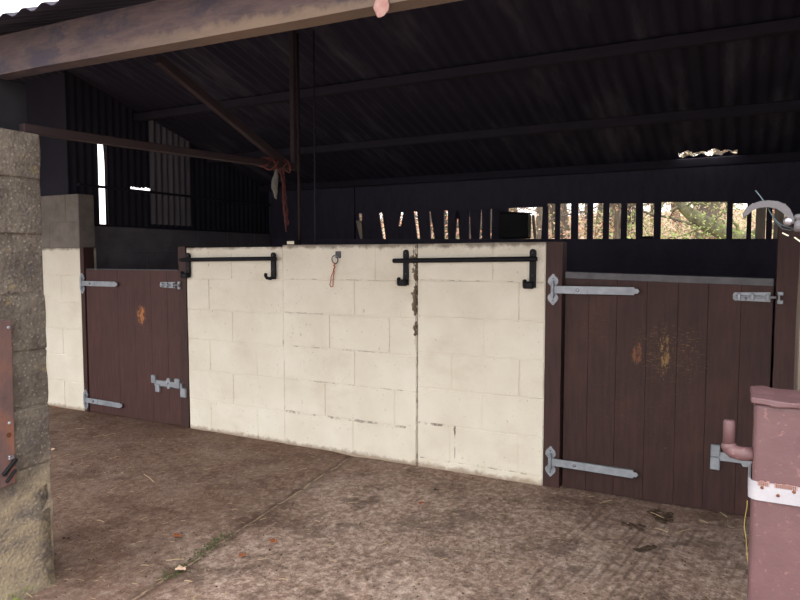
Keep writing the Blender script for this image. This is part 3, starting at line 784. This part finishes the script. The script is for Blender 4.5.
bm = NB(); box(bm, PX0+.04, PX1-.03, -2.42, PY1-.03, 1.80, 1.99, bev=.004); obj('packing_timber', bm, M['black'], pil)

# board bolted to the pillar face
gb = thing('gate_board', (PX1+.01, -2.25, .77), 'worn red-brown board fixed upright to the side of the grey pillar', 'board')
bm = NB()
hexa(bm, [(PX1+.006+(.03 if i else 0), y, z) for i in (0,1) for (y, z) in ((-2.42,.445),(-2.42,1.075),(-2.205,.467),(-2.197,1.085))], .003)
obj('plank', bm, M['gate_board'], gb)
for z, y in ((1.058, -2.212), (.700, -2.222)):
    bm = NB(); disc(bm, (PX1+.036, y, z), (1,0,0), .006, .002, 10, .003); obj('screw', bm, M['galv'], gb)
bm = NB()
q = Vector((PX1+.036, -2.225, .565))
box(bm, q.x, q.x+.012, q.y-.01, q.y+.012, q.z-.004, q.z+.014, bev=.003)
obj('bright_bolt', bm, M['galv_bright'], gb)
bm = NB(); beam(bm, q+Vector((.006,-.03,-.055)), q+Vector((.006,.022,-.005)), .012, .016, .003); beam(bm, q+Vector((.006,-.02,-.085)), q+Vector((.006,.018,-.045)), .012, .010, .003); obj('catch', bm, M['black_iron'], gb)
bm = NB(); disc(bm, (PX1+.0361, -2.225, .655), (1,0,0), .010, .001, 12); obj('bolt_hole', bm, M['rust'], gb)

# ------------------------------------------------------------------ pink gate post with cap, strap and hinge pin
gx0, gx1, gy0, gy1 = .0195, .165, -2.2, -2.215+.15
gp = thing('gate_post', ((gx0+gx1)/2, (gy0+gy1)/2, 0), 'pink-brown painted steel gate post with a white strap at the right', 'post')
bm = NB(); box(bm, gx0+.002, gx1, gy0, gy1, -.01, 1.026, bev=.010, seg=3); obj('shaft', bm, M['pink'], gp)
bm = NB()
box(bm, gx0-.005, gx1+.006, gy0-.006, gy1+.006, 1.022, 1.034, bev=.0025, seg=2)
bmesh.ops.subdivide_edges(bm, edges=[e for e in bm.edges if e.calc_length() > .05], cuts=6, use_grid_fill=True)
for v in bm.verts:
    v.co += Vector((noise.noise(v.co*40)*.003, noise.noise(v.co*45)*.003, noise.noise(v.co*35)*.004 + (.003 if v.co.x < gx0+.03 else 0)))
obj('cap', bm, M['pink'], gp, smooth=False)['label'] = 'folded cap with an uneven rim'
bm = NB()
t0 = .004
def band(bm, z0, z1, off, r=.016, tilt=0.):
    ins = []; n = 6
    cs = [(gx0+r, gy1-r, PI/2, PI), (gx0+r, gy0+r, PI, 1.5*PI), (gx1-r, gy0+r, 1.5*PI, 2*PI), (gx1-r, gy1-r, 0, PI/2)]
    path = []
    for cx_, cy_, a0_, a1_ in cs:
        for k in range(n+1):
            a = a0_+(a1_-a0_)*k/n; path.append((cx_, cy_, a))
    N = len(path)
    def P(c, o, z): return (c[0]+math.cos(c[2])*(r+o), c[1]+math.sin(c[2])*(r+o), z)
    rr = [[bm.verts.new(P(c, o, z)) for o, z in ((0, z0), (off, z0), (off, z1), (0, z1))] for c in path]
    for i in range(N):
        a, b = rr[i], rr[(i+1) % N]
        for k in range(4): bm.faces.new((a[k], a[(k+1) % 4], b[(k+1) % 4], b[k]))
band(bm, .829, .866, .0045)
st = obj('strap', bm, M['white_strap'], gp); st['label'] = 'white strap with rusty screws and flaking edge'
for px_, py_ in ((762, 487.5), (778, 495.5), (794, 492)):
    bm = NB(); c_ = onY(px_, py_, gy0-.004); disc(bm, c_, (0,-1,0), .0034, .0012, 8, .001); obj('screw', bm, M['rust'], st)
bm = NB(); n = 40
for k in range(n):
    x = gx0+.012 + .13*k/n; h = .004+.006*abs(noise.noise(Vector((k*.7, 0, 0))))
    if noise.noise(Vector((k*.21, 4, 0))) > -.25: box(bm, x, x+.0045, gy0-.0052, gy0-.001, .862-.002, .864+h*.8)
obj('flaking_paint', bm, M['peel'], st)
bm = NB()
zc = .9235
tube(bm, [(-.026, -2.172, zc-.002), (-.015, -2.178, zc-.008), (.0, -2.18, zc-.010), (.022, -2.18, zc-.008)], .0135, 14, radii=[.0125,.0145,.0145,.0145])
ball(bm, (-.022, -2.174, zc+.0), .0145, 1.1, 1, .9)
tube(bm, [(-.0235, -2.174, zc), (-.0235, -2.174, .976), (-.0235, -2.174, .980)], .0105, 16, radii=[.0115,.0115,.0095])
obj('hinge_pin', bm, M['pink'], gp, smooth=True)['label'] = 'upright round gate pin on a bent arm'
bm = NB(); tube(bm, wob([(.0125, -2.207, .826), (.012, -2.209, .80), (.0125, -2.208, .76), (.0165, -2.209, .715), (.019, -2.21, .70)], 4, .003), .0008, 5)
tag(obj('twine_strand', bm, M['yellow_twine'], origin=(.012, -2.208, .826)), 'thin yellow strand hanging down from the strap of the gate post', 'twine')

# timber post at the right edge
bm = NB(); tpx = onY(801.5, 300, -2.055).x
n = 20; rr = []
for i in range(n+1):
    z = -.01+(1.945)*i/n; e = noise.noise(Vector((0, z*4, 0)))*.003; x_ = tpx + e - (.0 if z < 1.2 else -.0)
    rr.append([bm.verts.new(p) for p in ((x_, -2.055, z), (tpx+.12, -2.055, z), (tpx+.12, -1.93, z), (x_, -1.93, z))])
for a, b in zip(rr, rr[1:]):
    for k in range(4): bm.faces.new((a[k], a[(k+1)%4], b[(k+1)%4], b[k]))
bm.faces.new(rr[0][::-1]); bm.faces.new(rr[-1])
M['tpost'] = mottled('weathered_post_timber', [(.3,(72,64,60)),(.7,(104,94,84))], 5, .9, .002, stretch=(6,6,1))
tag(obj('timber_post', bm, M['tpost'], origin=(tpx+.06, -2.0, 0)), 'weathered timber post behind the pink gate post at the right edge', 'post')

# curved grey fitting on the timber post with its ball joint, cable and ties
FY = -2.11
def P(x, y, v=FY): return onY(x, y, v)
ft = thing('curved_fitting', P(797, 222), 'curved matt grey arm with a silver ball joint beside the timber post', 'fitting')
outer = [(742.5,214.5),(745,209.5),(751,204.5),(760,201.2),(769,200.5),(778,201.4),(785,204.2),(790,209),(792.5,214),(794.5,219)]
inner = [(793,224),(789.5,221.5),(787.5,217),(783,212),(776.5,208),(768,206.4),(759,207.2),(752,210),(747,214.5),(743.5,219.5)]
bm = NB(); poly = [P(x, y) for x, y in outer+inner]
prism(bm, [(p.x, p.z) for p in poly], FY-.007, FY+.007, bev=.0018)
obj('arm', bm, M['arm_grey'], ft)
bm = NB(); ball(bm, P(788.2, 221.3), .0096, u=20, v=14); obj('ball_joint', bm, M['galv_bright'], ft, smooth=True)
bm = NB(); a, b = P(794, 217.5), P(806, 216.5); tube(bm, [a, a.lerp(b,.2), b], .007, 12, radii=[.004,.0065,.0065])
a, b = P(794, 226), P(806, 226); tube(bm, [a, a.lerp(b,.15), b], .013, 12, radii=[.009,.012,.012])
c_ = P(800, 222); box(bm, c_.x-.008, c_.x+.02, FY-.004, FY+.06, c_.z-.012, c_.z+.012, bev=.002)
obj('clamp', bm, M['arm_grey'], ft, smooth=False)
bm = NB(); pts = [P(755.5,190.5,FY+.02), P(760,196,FY+.015), P(765,203,FY+.010), P(769,210,FY+.010), P(773,217,FY+.010), P(779,223.5,FY+.010), P(784,226,FY+.010), P(794,228.5,FY+.008)]
tube(bm, pts, .0013, 8); 
pts = [P(773,217.5,FY+.012), P(776,223,FY+.014), P(782,228.5,FY+.014), P(790,230.3,FY+.014), P(797,228,FY+.012)]
tube(bm, pts, .0009, 8)
tag(obj('cable', bm, M['teal_cable'], origin=P(755.5,190.5,FY+.02), smooth=True), 'thin grey-teal cable looping behind the curved grey arm', 'cable')
for k, (a, b) in enumerate((((782.2,232.8),(788.5,235.8)), ((794.2,237.2),(801,242)))):
    bm = NB(); beam(bm, P(*a, FY+.02), P(*b, FY+.02), .002, .0026, .0004)
    tag(obj('cable_tie', bm, M['white_plastic'], origin=P(*a, FY+.02)), 'left one of two short white ties below the silver ball joint' if k == 0 else 'right one of two short white ties, touching the timber post', 'cable tie', 'white ties below the fitting')

# ------------------------------------------------------------------ litter on the floor
def leaf(px, py, size, mat, rot, label):
    p = onZ(px, py, .003); bm = NB()
    out = []
    for i in range(22):
        a = 2*PI*i/22; r = size*(.55+.45*abs(math.cos(a*2.5))**.7)*(1-.25*math.cos(a))
        out.append((a+rot, r))
    c = bm.verts.new(p+Vector((0,0,.006)))
    vs = [bm.verts.new(p+Vector((math.cos(a)*r, math.sin(a)*r*.8, .003+.007*abs(math.sin(a*1.5+rot))))) for a, r in out]
    for i in range(22): bm.faces.new((c, vs[i], vs[(i+1) % 22]))
    o = obj('fallen_leaf', bm, M[mat], origin=p)
    m = o.modifiers.new('thick', 'SOLIDIFY'); m.thickness = .0008; m.offset = 1
    o['label'] = label; o['category'] = 'leaf'; o['group'] = 'fallen leaves on the floor'
leaf(178,537,.026,'leaf_orange',.4,'orange fallen leaf lying above the mossy joint, left of the others')
leaf(242.5,556,.020,'leaf_orange',2,'small orange-brown leaf right of the mossy joint')
leaf(274,542,.024,'leaf_orange',1,'dull orange leaf on the paler concrete right of the mossy joint')
leaf(182,570,.026,'leaf_pale',.2,'pale pinkish leaf beside the green moss')
leaf(421,504,.020,'leaf_orange',2.4,'reddish leaf in the middle of the floor in front of the cream wall')
leaf(437,491,.017,'dung',.7,'dark shrivelled leaf near the cracked corner of the cream wall')
leaf(457,481,.014,'leaf_orange',.3,'small red-brown leaf nearest the foot of the cream wall')
leaf(152,450,.02,'leaf_pale',.3,'pale curled leaf in front of the left door') if False else None
leaf(56,408.5,.03,'leaf_orange',.3,'orange leaf by the foot of the far left cream wall')
leaf(53,450,.022,'leaf_pale',1.3,'pale leaf just beyond the pillar foot')
leaf(20,590,.020,'leaf_orange',.6,'orange leaf in the grass at the pillar foot')
# pieces of straw
pieces = [((141,565),(149,565.5)),((166,560.5),(184,559)),((184.5,580.5),(192,581.5)),((186,596),(190,589)),((259,560),(265,558.5)),((279,579),(286,579.3)),((348,503),(358,502)),
          ((76,429),(85,428)),((93,437),(104,434.5)),((103,436),(116,433)),((144,474),(154,482)),((84,455),(93,451)),((60,458),(68,454)),((114,458),(118,456)),
          ((224,594),(228,592)),((300,470),(307,468)),((232,510),(238,509)),((193,600),(198,594)),((380,545),(386,543)),((330,560),(337,561.5)),((440,560),(447,558)),((205,470),(211,468)),
          ((600,503),(612,500)),((650,512),(664,518)),((676,533),(690,529)),((700,520),(708,523)),((655,528),(668,532)),((720,512),(727,517)),((588,497),(594,496)),((260,520),(266,518)),((315,520),(320,522)),((140,520),(147,517)),((97,520),(104,522)),((111,490),(117,487))]
def where(x, y):
    if x < 130 and y < 470: return 'in front of the left door'
    if x < 140: return 'beside the pillar'
    if x > 560: return 'in front of the right door'
    if x < 240 and y > 540: return 'near the mossy floor joint'
    if y < 500: return 'below the cream wall'
    return 'on the open middle of the floor'
for (a, b) in pieces:
    p, q = onZ(*a, .006), onZ(*b, .007); bm = NB()
    mid = (p+q)/2 + Vector((random.uniform(-.002,.002), random.uniform(-.002,.002), .002))
    origin = p.copy(); tube(bm, [p, mid, q], .0016, 6, squash=1.6)
    w = where(*a)
    o = obj('straw_piece', bm, M['straw'], origin=origin); tag(o, 'short piece of pale straw lying ' + w, 'straw', 'straw pieces ' + w)
# crumbs of soil and bedding (uncountable)
bm = NB(); r = random.Random(3)
for i in range(2000):
    x = r.uniform(-4.8, .3); y = -r.random()**.8*3.2 - .05
    if noise.noise(Vector((x*1.2, y*1.2, 2))) < -.05: continue
    s = r.uniform(.0015, .004) if r.random() < .985 else r.uniform(.004, .006)
    m = Matrix.Translation((x, y, s*.3)) @ Matrix.Rotation(r.uniform(0, 6.3), 4, 'Z') @ Matrix.Diagonal((s*1.5, s, s*.7, 1))
    bmesh.ops.create_icosphere(bm, subdivisions=1, radius=1, matrix=m)
tag(obj('soil_crumbs', bm, M['dung']), 'dark crumbs of soil scattered over the concrete', 'soil', kind='stuff')
bm = NB()
for i in range(1500):
    x = r.uniform(-4.8, .3); y = -r.random()*3.1 - .03
    a = r.uniform(0, PI); l = r.uniform(.004, .014); d = Vector((math.cos(a)*l, math.sin(a)*l, 0)); p = Vector((x, y, .004))
    tube(bm, [p-d, p+d], .0009, 4)
tag(obj('straw_dust', bm, M['straw']), 'fine chaff and broken straw scattered over the floor', 'chaff', kind='stuff')
# droppings by the right door
for i, (px, py, s) in enumerate(((661,516,.045),(632,526,.03),(644,547,.036))):
    p = onZ(px, py, 0); bm = NB()
    for k in range(9):
        ball(bm, p+Vector((r.gauss(0,s*.8), r.gauss(0,s*.8), .003)), s*r.uniform(.25,.45), 1.3, 1, .35, 8, 6)
    for v in bm.verts: v.co += Vector((noise.noise(v.co*60), noise.noise(v.co*60+Vector((5,0,0))), 0))*.004
    lab = ('dark trodden muck nearest the foot of the right door', 'dark trodden muck left of the ribbed concrete', 'dark trodden muck on the ribbed concrete')[i]
    tag(obj('muck_patch', bm, M['dung'], origin=p), lab, 'muck', 'muck patches by the right door')
# moss in the joint
bm = NB()
for k in range(220):
    s = r.random(); c_ = onZ(168+(226-168)*s + 0, 578+(533-578)*s, 0)
    if .35 < s < .5 and r.random() < .7: continue
    c_ += Vector((r.gauss(0,.022), r.gauss(0,.03), 0)); h = r.uniform(.002,.006)
    ball(bm, c_, h, 1, 1, .5, 5, 4)
tag(obj('moss', bm, M['moss']), 'green moss growing in the floor joint', 'moss', kind='stuff')
# grass at the pillar foot
bm = NB()
for k in range(60):
    b_ = onZ(r.uniform(-6, 22), r.uniform(586, 612), 0); a = r.uniform(-.6, 2.0); l = r.uniform(.03, .09)
    tip = b_ + Vector((math.cos(a)*l*.8, math.sin(a)*l*.5, l*.55)); mid = b_.lerp(tip, .5)+Vector((0,0,l*.18))
    tube(bm, [b_, mid, tip], .002, 4, radii=[.0022,.0018,.0004])
tag(obj('grass_tuft', bm, M['grass'], origin=onZ(8,600,0)), 'thin green grass growing at the foot of the pillar', 'grass', kind='stuff')
bm = NB(); tube(bm, [onZ(12,588,.03), onZ(22,590,.02), onZ(32,597,.008)], .0018, 5)
tag(obj('straw_piece', bm, M['straw'], origin=onZ(12,588,.03)), 'long pale straw leaning from the grass at the pillar foot', 'straw')

# ------------------------------------------------------------------ woodland beyond the rear wall
def gz(x, y):
    h = .35 + max(0, y-6)*.085 + noise.noise(Vector((x*.1, y*.1, 0)))*.4*min(1, (y-2.9)/6)
    return h if y >= 6 else .02+(y-2.9)*.1
def branch(bm, p, d, l, r0, depth, rr, curve=.25):
    pts = [p]; rad = [r0]; dd = d.normalized(); n = 6
    for i in range(n):
        dd = (dd + Vector((rr.gauss(0,curve), rr.gauss(0,curve), rr.gauss(0,curve*.6)+.03))*.5).normalized()
        pts.append(pts[-1]+dd*l/n); rad.append(r0*(1-.75*(i+1)/n))
    tube(bm, pts, r0, 7, radii=rad)
    tips = [pts[-1]]
    if depth:
        for k in range(4 if depth > 1 else 5):
            i = rr.randint(2, n); q = pts[i]
            nd = (dd + Vector((rr.gauss(0,.8), rr.gauss(0,.8), rr.gauss(.25,.5)))).normalized()
            tips += branch(bm, q, nd, l*rr.uniform(.45,.7), rad[i]*.6, depth-1, rr, curve)
    return tips
def leaves(bm, pts, n, spread, size, rr):
    for i in range(n):
        c_ = rr.choice(pts)+Vector((rr.gauss(0,spread), rr.gauss(0,spread), rr.gauss(0,spread*.7)))
        a = Vector((rr.gauss(0,1), rr.gauss(0,1), rr.gauss(0,1))).normalized(); b = a.orthogonal().normalized()*size*rr.uniform(.6,1.2); a = a*size*rr.uniform(.6,1.3)
        bm.faces.new([bm.verts.new(c_+v) for v in (-a, b*.6, a, -b*.6)])
protos = []
for s in range(4):
    rr = random.Random(40+s)
    root = bpy.data.objects.new('woodland_tree', None)
    b1 = NB(); tips = branch(b1, Vector((0,0,-.2)), Vector((rr.uniform(-.15,.15),0,1)), 8, .14+.04*s, 2, rr, .13)
    for k in range(4): tips += branch(b1, Vector((0,0,.8+.7*k)), Vector((rr.gauss(0,1), rr.gauss(0,1), .5)), 2.2, .035, 2, rr, .3)
    b2 = NB(); leaves(b2, [t for t in tips if t.z < 6], 1500, .32, .045, rr)
    C.objects.link(root)
    o1 = obj('trunk', b1, M['bark'], root); o2 = obj('foliage', b2, M[('fol_beige','fol_orange','fol_green','fol_pink')[s]], root)
    protos.append((root, o1, o2))
kinds = ['beige-leaved', 'orange-leaved', 'green-leaved', 'pinkish-leaved']
used = set(); rr = random.Random(11)
spots = []
for k in range(34):
    y = rr.uniform(11, 34); px = rr.uniform(330, 790)
    d = ray(px, 220); x = d.x/d.y*(y+DIST)
    spots.append((x, y, k % 4))
for k, (x, y, s) in enumerate(spots):
    root, o1, o2 = protos[s]
    if s not in used: used.add(s); R_ = root; kids = None
    else:
        R_ = root.copy(); C.objects.link(R_)
        for c_ in (o1, o2): d_ = c_.copy(); C.objects.link(d_); d_.parent = R_
    R_.location = (x, y, gz(x, y)-.05); R_.rotation_euler = (0, 0, rr.uniform(0, 6.3)); sc = rr.uniform(.8, 1.25); R_.scale = (sc, sc, sc)
    tag(R_, f'slender {kinds[s]} tree in the woodland beyond the slatted rear gap', 'tree', f'slender {kinds[s]} trees beyond the slats')
# leaning mossy limb seen through the wide gap
rr = random.Random(5)
mt = thing('mossy_tree', (0,0,0), 'leaning mossy tree seen through the widest gap in the rear slats', 'tree')
D = 7.5
def W(x, y, v=D): return onY(x, y, v)
base = W(800, 262, D); base.z = gz(base.x, base.y)-.05
mt.location = base
bm = NB()
pts = [base, W(778, 262), W(745, 243), W(722, 232), W(706, 224), W(694, 217), W(684, 208), W(676, 196), W(672, 176), W(664,150)]
tube(bm, pts, .1, 12, radii=[.22,.2,.17,.115,.105,.10,.08,.065,.055,.04])
for a, b, c2, r_ in (((684,208),(676,207),(670,212),.03), ((684,208),(694,201),(706,205),.022), ((672,196),(664,204),(661,210),.02), ((706,224),(694,232),(676,237),.02), ((722,232),(716,222),(724,208),.022), ((745,243),(734,222),(728,200),.03), ((745,243),(760,224),(764,200),.05),((716,205),(722,211),(728,216),.012),((672,190),(695,203),(724,200),.02),((676,237),(664,240),(650,244),.013)):
    A_, B_, C_ = W(*a), W(*b, D-.1), W(*c2, D-.2)
    tube(bm, wob([A_, B_, C_], 4, .03), r_, 7, radii=[r_*(1-.09*i) for i in range(9)])
for v in bm.verts: v.co += Vector((noise.noise(v.co*7), 0, noise.noise(v.co*7+Vector((3,0,0)))))*.025
obj('trunk', bm, M['moss_bark'], mt, smooth=True)
bm = NB()
leaves(bm, [W(*q, D-.1) for q in ((690,232),(700,236),(684,236),(710,236),(676,238),(705,228),(720,222),(690,228),(740,238),(716,215),(696,204),(712,200))], 420, .12, .028, rr)
obj('leafy_twigs', bm, M['fol_green'], mt)
# undergrowth in the wood
bm = {k: NB() for k in ('orange','beige','green','pink')}
for k in range(230):
    y = rr.uniform(9, 30); d = ray(rr.uniform(300, 810), 220); x = d.x/d.y*(y+DIST)
    z = gz(x, y); key = rr.choice(['orange','beige','beige','green','pink','beige'])
    hgt = rr.uniform(.5, 1.6)
    leaves(bm[key], [Vector((x, y, z+rr.random()*hgt)) for _ in range(6)], 110, .35, .05, rr)
lab = {'orange':'orange autumn leaves of low bushes in the wood','beige':'pale beige undergrowth filling the wood','green':'green leafy undergrowth in the wood','pink':'pinkish dead bracken in the wood'}
for k, b in bm.items(): tag(obj('undergrowth', b, M['fol_'+k]), lab[k], 'bushes', kind='stuff')

# ------------------------------------------------------------------ daylight: bright overcast sky
w = bpy.data.worlds.new('overcast_sky'); S.world = w; w.use_nodes = True
nt = w.node_tree; bg = nt.nodes['Background']
tc = nt.nodes.new('ShaderNodeTexCoord'); sp = nt.nodes.new('ShaderNodeSeparateXYZ'); nt.links.new(tc.outputs['Generated'], sp.inputs[0])
rp_ = nt.nodes.new('ShaderNodeValToRGB'); nt.links.new(sp.outputs[2], rp_.inputs[0])
e = rp_.color_ramp.elements; e[0].position = 0.; e[0].color = (.50,.48,.47,1); e[1].position = .6; e[1].color = (1,.985,.97,1)
nt.links.new(rp_.outputs[0], bg.inputs[0]); bg.inputs[1].default_value = 2.6
S.view_settings.view_transform = 'Standard'; S.view_settings.look = 'None'; S.view_settings.gamma = 1; S.view_settings.exposure = .88
S.view_settings.use_curve_mapping = False
S.cycles.max_bounces = 8; S.cycles.diffuse_bounces = 5
S.cycles.use_denoising = True
